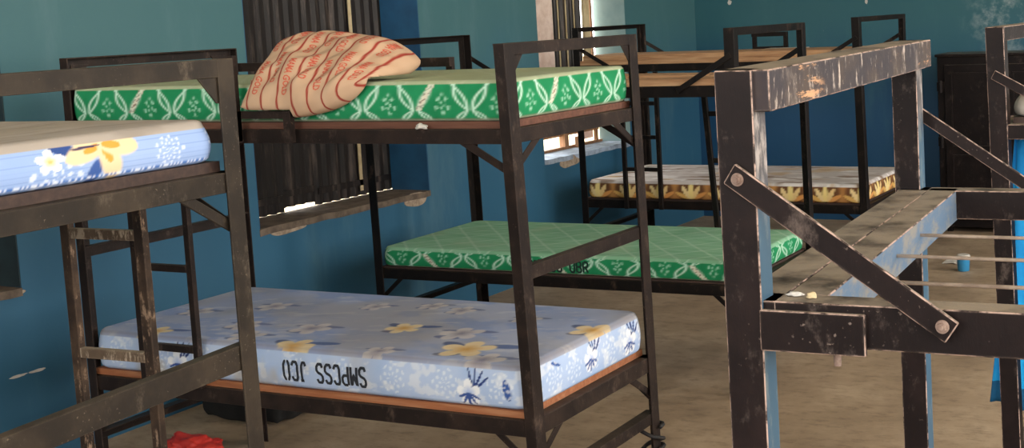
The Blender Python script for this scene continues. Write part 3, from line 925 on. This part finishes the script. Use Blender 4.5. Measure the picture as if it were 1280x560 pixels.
# C: behind, against the windows
rC, PC, fC = bunk('bunk bed behind the pillow one, bare pale planks above and green mattress below',
    (-2.2124, 1.9345, 0), .0113, .9133, 2.0777, (1.6923, 1.657, 1.4355, 1.3848, 1.0041, .9606, .5227, .4719), 'angle', M['back'],
    brace_up=True, brace_low=True, midrail=False, lean={'FL': (-.008, .010), 'BL': (-.008, .012), 'BR': (0, .012)})
for k in range(2):
    board(rC, .03, 2.04, .025 + k * .22, .025 + k * .22 + .21, 1.4365, 1.466 + .004 * (k % 2), M['plank'], 'plank', sag=.006 * (k % 2))
board(rC, .03, 2.04, .02, .89, .5235, .533, M['dark_board'])
ladder(rC, 1.475, 1.725, .935, 1.384, .46, [1.215, .965, .60], M['back'], lean=.06, dirn=1, s=.03)
mC = mattress('mattress', .037, 2.04, .024, .875, .534, .632, .009, green_paint(.25, True, .32, .10), R=.05, rt=.016, bulge=.008, vres=.0045, loc=(-2.2124, 1.9345, 0), yaw=.0113)
tag(mC, 'green patterned mattress on a lower bunk, under the bare planks, dark letters on side', 'mattress', 'mattresses on the bunks')
stencil('stencil_lettering', 'SMPCSS UBR', mC, M['ink_green'], .90, 1.265, .575, .052, False, .024, .534, .098, .008)

# E: farthest bunk
rE, PE, fE = bunk('farthest bunk bed in the corner, pale planks above and brown floral mattress below',
    (-2.3763, 4.2793, 0), .0036, .9647, 2.0444, (1.6936, 1.6629, 1.4355, 1.3872, 1.0041, .9606, .524, .4686), 'angle', M['back'],
    brace_up=True, brace_low=True, midrail=False, lean={'FL': (-.004, .006), 'FR': (-.010, .016)})
for k in range(4):
    for j in range(2):
        if j == 1 and k > 1: continue
        board(rE, .03 + .03 * j, 2.01, .022 + k * .235, .022 + k * .235 + .22, 1.4365 + .031 * j, 1.4665 + .034 * j, M['plank'], 'plank')
board(rE, .03, 2.01, .02, .94, .525, .534, M['dark_board'])
ladder(rE, .360, .622, -.001, 1.387, .47, [1.165, .94, .725], M['back'], s=.03)
guard(rE, .90, 1.17, .965, 1.60, 1.44, M['back'], h=.03, s=.03, dirn=1)
guard(rE, .93, 1.14, .966, 1.50, 1.47, M['back'], h=.022, s=.01, dirn=1, ends=(False, False))
mE = mattress('mattress', -2.335, -.36, 4.30, 5.18, .535, .655, .012, e_paint, R=.05, rt=.02, bulge=.008, vres=.006)
tag(mE, 'brown and gold floral mattress with a pale top on the farthest lower bunk', 'mattress', 'mattresses on the bunks')
bm = bmesh.new(); box(bm, (-1.29, 4.86, 1.4675), (-1.0, 5.15, 1.492)); bevel(bm, .003)
tag(bm_obj('loose_board', bm, M['white']), 'whitish board lying on the planks of the farthest upper bunk', 'board')

# D: nearest at the right, bare
rD, PD, fD = bunk('bare scuffed black bunk bed frame with no mattress, nearest at the right',
    (1.5693, -1.8757, 0), .0269, 1.0105, 1.95, (1.6996, 1.6477, 1.411, 1.3561, 1.0041, .9606, .5193, .4652), 'tube', M['right'],
    skew=-.052, brace_up=True, boltbrace=True, brace_low=False, midrail=False, b=.042, toprail_w=.07, blue=True, floorbar=None,
    lean={'FL': (-.003, .006), 'BL': (0, .006)})
# second bar of the deck end, blue on its inner side
p0, p1 = PD('FL', 1.411) + V((.066, .05, 0)), PD('BL', 1.411) + V((.066, -.02, 0))
bm = bmesh.new(); ext(bm, p0, p1, (1, 0, 0), (0, 0, 1), Rp(.055, -.058))
bmesh.ops.recalc_face_normals(bm, faces=bm.faces)
for f in bm.faces:
    f.material_index = 2 if f.normal.x > .9 else 0
bevel(bm, slot=1)
o = bm_obj('deck_end_bar', bm, [M['right'], M['edge'], M['blue_strip']], rD); o['label'] = 'dusty grey bar with scraped blue paint on its inner side'
for k, y in enumerate((.0, .235, .42, .60)):
    p = PD('FL', 1.386); q = PD('FR', 1.386)
    bm = bmesh.new()
    c0 = V((p.x + .12 - .052 * y, y + .02, 1.386)); c1 = V((q.x - .066, y, 1.386))
    d = (c1 - c0)
    bmesh.ops.create_cone(bm, cap_ends=True, segments=10, radius1=.0029, radius2=.0029, depth=d.length,
                          matrix=Matrix.Translation((c0 + c1) / 2) @ d.to_track_quat('Z', 'Y').to_matrix().to_4x4())
    if k == 0:
        bm.free(); continue
    bm_obj('support_rod', bm, M['rod'], rD, True)
bm = bmesh.new(); box(bm, (.045, -.0015, 1.349), (.182, .0060, 1.401)); bevel(bm, .0015, slot=1); bm_obj('joint_plate', bm, [M['right'], M['edge']], rD)
bm = bmesh.new()
bmesh.ops.create_cone(bm, cap_ends=True, segments=12, radius1=.0048, radius2=.0048, depth=.03, matrix=Matrix.Translation((.137, .025, 1.344)))
bm_obj('hanging_bolt', bm, M['bolt'], rD)
# paper scraps and crumbs on its front deck rail
def scrap(name, c, s, mat, seed, label, cat, flat=.25):
    bm = bmesh.new()
    bmesh.ops.create_icosphere(bm, subdivisions=3, radius=1)
    for v in bm.verts:
        k = 1 + .55 * mnoise.noise(v.co * 1.6 + V((seed, 0, 0)))
        v.co = V((v.co.x * s[0] * k, v.co.y * s[1] * k, max(v.co.z, -.6) * s[2] * k))
    zm = min(v.co.z for v in bm.verts)
    bmesh.ops.translate(bm, vec=V(c) - V((0, 0, zm)), verts=bm.verts)
    return tag(bm_obj(name, bm, mat, None, True), label, cat)
scrap('paper_scrap', (1.672, -1.842, 1.4115), (.007, .006, .004), M['cream_tone'], 3.1, 'tiny yellowish crumb of paper on the front rail of the bare bunk', 'scrap')
scrap('paper_scrap', (1.648, -1.836, 1.4115), (.010, .005, .003), M['white'], 5.2, 'tiny white scrap of paper beside the post of the bare bunk', 'scrap')

# F: right edge
rF, PF, fF = bunk('bunk bed at the right edge with a turquoise cloth hanging under its deck',
    (1.4369, .1368, 0), 0, .97, 1.95, (1.6974, 1.6588, 1.434, 1.3943, 1.0041, .9606, .5193, .4652), 'tube', M['right'],
    brace_up=True, brace_low=True, midrail=False, b=.042, lean={'FL': (-.010, .022)}, toprail_w=.05)
board(rF, .05, 1.9, .05, .92, 1.4345, 1.45, M['dark_board'])
mF = mattress('mattress', 1.485, 3.33, .19, 1.06, 1.4505, 1.52, .02, lambda f, u, h, H: np.tile(lc(186, 178, 168), (len(u), 1)) * (.8 + .4 * fbm(u, u * .3 if h is None else h, .2, 3))[..., None],
              R=.06, rt=.03, bulge=.008, vres=.01)
tag(mF, 'plain grey mattress on the upper bunk at the right edge of the photo', 'mattress', 'mattresses on the bunks')

# ------------------------------------------------------------------ turquoise cloth hung below the deck of F
bm = bmesh.new()
nu, nv = 60, 50
x0, x1, ytop = 1.41, 2.1, .285
grid = []
for j in range(nv + 1):
    t = j / nv
    z = 1.385 - t * .80
    row = []
    for i in range(nu + 1):
        s = i / nu
        w = x0 + (x1 - x0) * s - .03 * t * (1 - s)
        if s < .1: w += .06 * (1 - t) * (1 - s * 10)
        y = ytop + .018 * math.sin(s * 46 + .6 * math.sin(t * 3)) * (.4 + t) + .010 * math.sin(s * 17 + 2)
        zz = z + .02 * math.sin(s * 9) * t + (.03 * (1 - s * 8) * t if s < .125 else 0)
        row.append(bm.verts.new((w, y, zz)))
    grid.append(row)
for j in range(nv):
    for i in range(nu):
        f = bm.faces.new((grid[j][i], grid[j][i + 1], grid[j + 1][i + 1], grid[j + 1][i]))
        f.material_index = 1 if j > nv * .90 else 0
o = bm_obj('hanging_cloth', bm, [M['cloth_blue'], M['cloth_hem']], None, True)
so = o.modifiers.new('thickness', 'SOLIDIFY'); so.thickness = .004
tag(o, 'turquoise cloth hanging from the bunk at the right edge', 'cloth')

# ------------------------------------------------------------------ locker against the back wall
LX0, LX1, LY0, LZ = -.43, .62, 6.33, 1.345
lk = empty('locker', ((LX0 + LX1) / 2, (LY0 + YB) / 2, 0))
tag(lk, 'black steel locker standing against the back wall', 'locker')
def lput(name, bm, mat, par=None):
    bmesh.ops.translate(bm, vec=-lk.location, verts=bm.verts)
    return bm_obj(name, bm, mat, par or lk)
bm = bmesh.new()
box(bm, (LX0, LY0 + .02, .04), (LX1, YB - .002, LZ)); bevel(bm, .004); lput('locker_body', bm, M['locker'])
bm = bmesh.new(); box(bm, (LX0 - .01, LY0 - .005, LZ + .0005), (LX1 + .01, YB - .002, LZ + .02)); bevel(bm, .003); lput('locker_top', bm, M['locker'])
for xx in (LX0 + .04, LX1 - .08):
    for yy in (LY0 + .05, YB - .1):
        bm = bmesh.new(); box(bm, (xx, yy, 0), (xx + .04, yy + .04, .0395)); lput('locker_foot', bm, M['locker'])
xm = (LX0 + LX1) / 2
for (a, b, hx, hg) in ((LX0 + .06, xm - .004, xm - .05, LX0 + .03), (xm + .004, LX1 - .06, xm + .05, LX1 - .03)):
    bm = bmesh.new(); box(bm, (a, LY0, .10), (b, LY0 + .0195, LZ - .06))
    bevel(bm, .003)
    dr = lput('locker_door', bm, M['locker'])
    bm = bmesh.new()
    for z0_, z1_ in ((.16, .60), (.66, LZ - .12)):
        box(bm, (a + .05, LY0 - .006, z0_), (a + .06, LY0 - .0005, z1_)); box(bm, (b - .06, LY0 - .006, z0_), (b - .05, LY0 - .0005, z1_))
        box(bm, (a + .0605, LY0 - .006, z1_ - .01), (b - .0605, LY0 - .0005, z1_)); box(bm, (a + .0605, LY0 - .006, z0_), (b - .0605, LY0 - .0005, z0_ + .01))
    lput('door_moulding', bm, M['locker'], dr)
    bm = bmesh.new(); box(bm, (hx - .012, LY0 - .03, .78), (hx + .012, LY0 - .0065, .90)); bevel(bm, .004); lput('handle', bm, M['bolt'], dr)
    for zz in (.28, .70, 1.12):
        bm = bmesh.new(); bmesh.ops.create_cone(bm, cap_ends=True, segments=12, radius1=.014, radius2=.014, depth=.09, matrix=Matrix.Translation((hg, LY0 - .004, zz)))
        box(bm, (hg - .03, LY0 + .003, zz - .035), (hg + .03, LY0 + .0185, zz + .035))
        lput('hinge', bm, M['locker'], dr)

# ------------------------------------------------------------------ pillow
def pil(s, t, side):
    """s across (0 left .. 1 right), t from front (0) to back (1); side +1 top, -1 underside"""
    FL, FR, BL, BR = V((-1.055, -.05, 1.514)), V((-.535, -.04, 1.590)), V((-1.105, .25, 1.720)), V((-.450, .25, 1.655))
    a, b = 2 * s - 1, 2 * t - 1
    kk = (.17 if a > 0 else .03)
    s_, t_ = (a * (1 - kk * b ** 4) + 1) / 2, (b * (1 - kk * abs(a) ** 5) + 1) / 2
    c = (FL * (1 - s_) + FR * s_) * (1 - t_) + (BL * (1 - s_) + BR * s_) * t_
    c += V((0, 0, .042)) * (1 - a * a) * t ** 1.3
    c += V((0, 0, .045)) * max(0, -a) ** 2 * math.sin(math.pi * t)
    c += V((0, 0, -.045)) * (1 - a * a) * (1 - t) ** 1.5
    c += V((.034 * (a < 0) - .005 * (a > 0), 0, 0)) * abs(a) * (1 - b * b)
    h = (max(0, 1 - abs(a) ** 3.6)) ** .55 * (max(0, 1 - abs(b) ** 3.0)) ** .55
    wr = .012 * mnoise.noise(V((s * 4 + t * 2, t * 3, .3))) + .009 * mnoise.noise(V((s * 11 - t * 5, t * 5, 2.3)))
    if side > 0:
        p = c + V((-.08, -.55, .83)) * (h * (.075 + wr * 1.6))
    else:
        p = c - V((0, -.25, .97)) * h * .07
    p = p.copy()
    if p.z < 1.607 and p.y > .002:
        k = max((.2 - p.y) / .198, (p.z - 1.4) / .207)
        if k > .02:
            p.y = .2 + (p.y - .2) / k; p.z = 1.4 + (p.z - 1.4) / k
    if p.x < -.835 and p.y < .03 and p.z < 1.508: p.z = 1.508
    return p
def pil_n(s, t):
    e = 1e-3
    a = pil(min(s + e, 1), t, 1) - pil(max(s - e, 0), t, 1)
    b = pil(s, min(t + e, 1), 1) - pil(s, max(t - e, 0), 1)
    return a.cross(b).normalized()
NS, NT = 150, 90
bm = bmesh.new()
cl = bm.verts.layers.float_color.new('pattern')
def pcol(s, t, side):
    base = np.asarray(lc(198, 166, 138)); dk = np.asarray(lc(178, 142, 112))
    n = .5 + .5 * mnoise.noise(V((s * 9, t * 7, side)))
    c = base * (1 - n * .6) + dk * n * .6
    k = s * 7.6 + .25 * math.sin(t * 2.2)
    d = abs((k % 1) - .5)
    m = max(0, min(1, (.075 - d) / .03))
    red = np.asarray(lc(146, 52, 42))
    return tuple(c * (1 - m) + red * m) + (1,)
gr = {}
for side in (1, -1):
    for i in range(NS + 1):
        for j in range(NT + 1):
            rim = i in (0, NS) or j in (0, NT)
            if side < 0 and rim:
                gr[side, i, j] = gr[1, i, j]; continue
            s, t = i / NS, j / NT
            v = bm.verts.new(pil(s, t, side)); v[cl] = pcol(s, t, side)
            gr[side, i, j] = v
for side in (1, -1):
    for i in range(NS):
        for j in range(NT):
            q = [gr[side, i, j], gr[side, i + 1, j], gr[side, i + 1, j + 1], gr[side, i, j + 1]]
            try: bm.faces.new(q if side > 0 else q[::-1])
            except ValueError: pass
pillow = bm_obj('pillow', bm, M['fabric'], None, True)
tag(pillow, 'beige pillow with red stripes and red lettering on the green mattress', 'pillow')
# printed words between the stripes
cu = bpy.data.curves.new('words', 'FONT'); cu.body = 'MAMA GOLD'; cu.size = 1; cu.offset = .03; cu.resolution_u = 2
tmp = link(bpy.data.objects.new('words', cu)); dg = bpy.context.evaluated_depsgraph_get(); dg.update()
wm = bpy.data.meshes.new_from_object(tmp.evaluated_get(dg)); bpy.data.objects.remove(tmp, do_unlink=True)
wx = max(v.co.x for v in wm.vertices)
wb = bmesh.new(); wb.from_mesh(wm)
bmesh.ops.subdivide_edges(wb, edges=[e for e in wb.edges if e.calc_length() > .4], cuts=2)
bmesh.ops.triangulate(wb, faces=wb.faces)
wv = [v.co.copy() for v in wb.verts]; wf = [[v.index for v in f.verts] for f in (wb.verts.index_update() or wb.faces)]
wb.free()
for k in range(1, 8):
    for r in range(2):
        t0 = .95 - r * .45 - .10 * (k % 2); ln = .32
        wbm = bmesh.new(); nv_ = []
        for p in wv:
            t = t0 - p.x / wx * ln
            t = min(max(t, .01), .99)
            ss = (k + .52 * (p.y - .36)) / 7.6 - .25 * math.sin(t * 2.2) / 7.6
            ss = min(max(ss, .01), .99)
            nv_.append(wbm.verts.new(pil(ss, t, 1) + pil_n(ss, t) * .0014))
        for f in wf:
            try: wbm.faces.new([nv_[i] for i in f])
            except ValueError: pass
        bm_obj('printed_word', wbm, M['ink_red'], pillow)

# ------------------------------------------------------------------ small things
scrap('crumpled_paper', (-.345, -.002, 1.4385), (.022, .010, .010), M['white'], 1.2, 'small crumpled white paper on the rail of the centre upper bunk', 'paper')
cu_ = empty('plastic_cup', (.10, 4.95, 0)); cu_.scale = (.78, .78, .74); tag(cu_, 'small blue plastic cup on the floor behind the bare bunk', 'cup')
bm = bmesh.new()
prof = [(.0, .002), (.042, .002), (.048, .004), (.056, .125), (.058, .128), (.053, .128), (.045, .008), (0, .006)]
for k in range(len(prof)):
    pass
rings = []
for r, z in prof:
    rings.append([bm.verts.new((r * math.cos(a / 24 * 2 * math.pi), r * math.sin(a / 24 * 2 * math.pi), z)) for a in range(24)] if r > 0 else [bm.verts.new((0, 0, z))])
for a, b in zip(rings, rings[1:]):
    for k in range(24):
        if len(a) == 1: bm.faces.new((a[0], b[(k + 1) % 24], b[k]))
        elif len(b) == 1: bm.faces.new((a[k], a[(k + 1) % 24], b[0]))
        else: bm.faces.new((a[k], a[(k + 1) % 24], b[(k + 1) % 24], b[k]))
bm_obj('cup_body', bm, M['cup'], cu_, True)
bm = bmesh.new(); bmesh.ops.create_cone(bm, cap_ends=True, segments=24, radius1=.062, radius2=.050, depth=.02, matrix=Matrix.Translation((0, 0, .139))); bevel(bm, .003)
bm_obj('cup_lid', bm, M['white'], cu_)
bm = bmesh.new(); box(bm, (-.10, 5.14, .0005), (.02, 5.27, .004)); 
bmesh.ops.subdivide_edges(bm, edges=bm.edges[:], cuts=5, use_grid_fill=True)
for v in bm.verts:
    k = abs(mnoise.noise(V((v.co.x * 20, v.co.y * 20, 1)))) * .02
    v.co.z += k; v.co.x += k * .5
tag(bm_obj('paper_scrap', bm, M['white']), 'small pale scrap of paper on the floor near the blue cup', 'paper')

# crumpled red plastic bag
bm = bmesh.new(); bmesh.ops.create_icosphere(bm, subdivisions=5, radius=1)
for v in bm.verts:
    p = v.co.copy()
    k = 1 + .35 * mnoise.noise(p * 1.8 + V((4, 1, 0))) + .22 * abs(mnoise.noise(p * 4.2))
    hgt = .050 + .035 * sm(np.float64(-p.x), .2, .9)
    v.co = V((p.x * .115 * k, p.y * .09 * k, max(p.z, -.5) * hgt * k))
zm = min(v.co.z for v in bm.verts)
bmesh.ops.rotate(bm, cent=(0, 0, 0), matrix=Matrix.Rotation(.3, 3, 'Z'), verts=bm.verts)
bmesh.ops.translate(bm, vec=V((-2.04, .545, -zm)), verts=bm.verts)
tag(bm_obj('plastic_bag', bm, M['red'], None, True), 'crumpled red plastic bag on the floor at the lower left', 'bag')

# dark holdall under the lower bunk
hb = empty('holdall', (-2.25, 1.12, 0)); tag(hb, 'dark cloth bag on the floor under the centre bunk', 'bag')
bm = bmesh.new(); bmesh.ops.create_cube(bm, size=1)
bmesh.ops.subdivide_edges(bm, edges=bm.edges[:], cuts=14, use_grid_fill=True)
for v in bm.verts:
    p = v.co * 2
    q = V((p.x * math.sqrt(max(0, 1 - p.y ** 2 / 3 - p.z ** 2 / 3 + p.y ** 2 * p.z ** 2 / 5)), p.y * math.sqrt(max(0, 1 - p.x ** 2 / 3 - p.z ** 2 / 3 + p.x ** 2 * p.z ** 2 / 5)), p.z * math.sqrt(max(0, 1 - p.y ** 2 / 3 - p.x ** 2 / 3 + p.y ** 2 * p.x ** 2 / 5))))
    q = q * .75 + p * .25
    k = 1 + .10 * mnoise.noise(p * 1.7)
    v.co = V((q.x * .27 * k, q.y * .14 * k, max(q.z, -.8) * .13 * k + .104))
zm = min(v.co.z for v in bm.verts)
bmesh.ops.translate(bm, vec=(0, 0, -zm), verts=bm.verts)
bm_obj('bag_body', bm, M['bag'], hb, True)
for sx in (-.09, .09):
    bm = bmesh.new()
    pts = [V((sx - .06, -.145, .10)), V((sx - .05, -.165, .16)), V((sx, -.15, .20)), V((sx + .05, -.165, .16)), V((sx + .06, -.145, .10))]
    for a, b in zip(pts, pts[1:]):
        ext(bm, a, b, (0, 0, 1), (0, 1, 0), Rp(.02, .006))
    bm_obj('bag_strap', bm, M['bag'], hb)

# rubber cord wound round the rear post of the centre bunk
def tube(bm, pts, r, seg=8):
    prev = None
    for i, p in enumerate(pts):
        d = (pts[min(i + 1, len(pts) - 1)] - pts[max(i - 1, 0)]).normalized()
        m = d.to_track_quat('Z', 'Y').to_matrix()
        ring = [bm.verts.new(p + m @ V((math.cos(k / seg * 2 * math.pi) * r, math.sin(k / seg * 2 * math.pi) * r, 0))) for k in range(seg)]
        if prev:
            for k in range(seg):
                bm.faces.new((prev[k], prev[(k + 1) % seg], ring[(k + 1) % seg], ring[k]))
        else:
            bm.faces.new(ring[::-1])
        prev = ring
    bm.faces.new(prev)
bm = bmesh.new()
pc = PB('BR', .2) + rB.location + V((-.02, -.0275, 0))
pts = []
for k in range(140):
    a = k / 140 * 2 * math.pi * 5
    q = V((math.cos(a), math.sin(a), 0))
    m = max(abs(q.x), abs(q.y))
    q = q * (1 / (m ** .6))
    pts.append(pc + V((q.x * .034, q.y * .042, .055 - k / 140 * .20 + .02 * math.sin(a * .5))))
tube(bm, pts, .0075)
tag(bm_obj('rubber_cord', bm, M['cord'], None, True), 'black cord wound round the foot of the rear post of the centre bunk', 'cord')

# ------------------------------------------------------------------ light: bright overcast daylight through the openings
wd = bpy.data.worlds.new('sky'); scene.world = wd; wd.use_nodes = True
nt = wd.node_tree; nt.nodes.clear()
ow = nt.nodes.new('ShaderNodeOutputWorld'); bg = nt.nodes.new('ShaderNodeBackground')
bg.inputs[0].default_value = (1.0, .97, .92, 1); bg.inputs[1].default_value = 4.2
nt.links.new(bg.outputs[0], ow.inputs[0])
def portal(loc, rot, sx, sy):
    l = bpy.data.lights.new('portal', 'AREA'); l.shape = 'RECTANGLE'; l.size = sx; l.size_y = sy
    l.cycles.is_portal = True
    o = link(bpy.data.objects.new('daylight_portal', l)); o.location = loc; o.rotation_euler = rot
for (a, b, z0, z1) in ROPEN:
    portal((XR + .1, (a + b) / 2, (z0 + z1) / 2), (0, math.pi / 2, 0), z1 - z0, b - a)
for (a, b, z0, z1) in FOPEN:
    portal(((a + b) / 2, YF - .1, (z0 + z1) / 2), (math.pi / 2, 0, 0), b - a, z1 - z0)
y0, y1, z0, z1 = WIN[2]
portal((XW - WT - .15, (y0 + y1) / 2, (z0 + z1) / 2), (0, -math.pi / 2, 0), z1 - z0, y1 - y0)

# ------------------------------------------------------------------ camera
f_px, yaw, pit, rol = 1631.5592, .4224, .0969, -.0426
d = V((-math.sin(yaw) * math.cos(pit), math.cos(yaw) * math.cos(pit), -math.sin(pit)))
r = V((math.cos(yaw), math.sin(yaw), 0)); u = r.cross(d)
r2_ = r * math.cos(rol) + u * math.sin(rol); u2_ = -r * math.sin(rol) + u * math.cos(rol)
cam = bpy.data.cameras.new('camera'); cam.sensor_fit = 'HORIZONTAL'; cam.sensor_width = 36
cam.lens = f_px / 1280 * 36
cam.shift_x = -(924.74 - 640) / 1280; cam.shift_y = (169.65 - 280) / 1280
cam.clip_start = .05; cam.clip_end = 200
co = link(bpy.data.objects.new('camera', cam))
m = Matrix((r2_, u2_, -d)).transposed().to_4x4(); m.translation = V((2.2558, -3.3384, 1.7749))
co.matrix_world = m
scene.camera = co
scene.view_settings.view_transform = 'Standard'
scene.view_settings.look = 'None'
scene.view_settings.gamma = 1
scene.view_settings.use_curve_mapping = False
scene.view_settings.exposure = 1.17
scene.cycles.use_denoising = True
scene.cycles.max_bounces = 10
scene.cycles.diffuse_bounces = 6
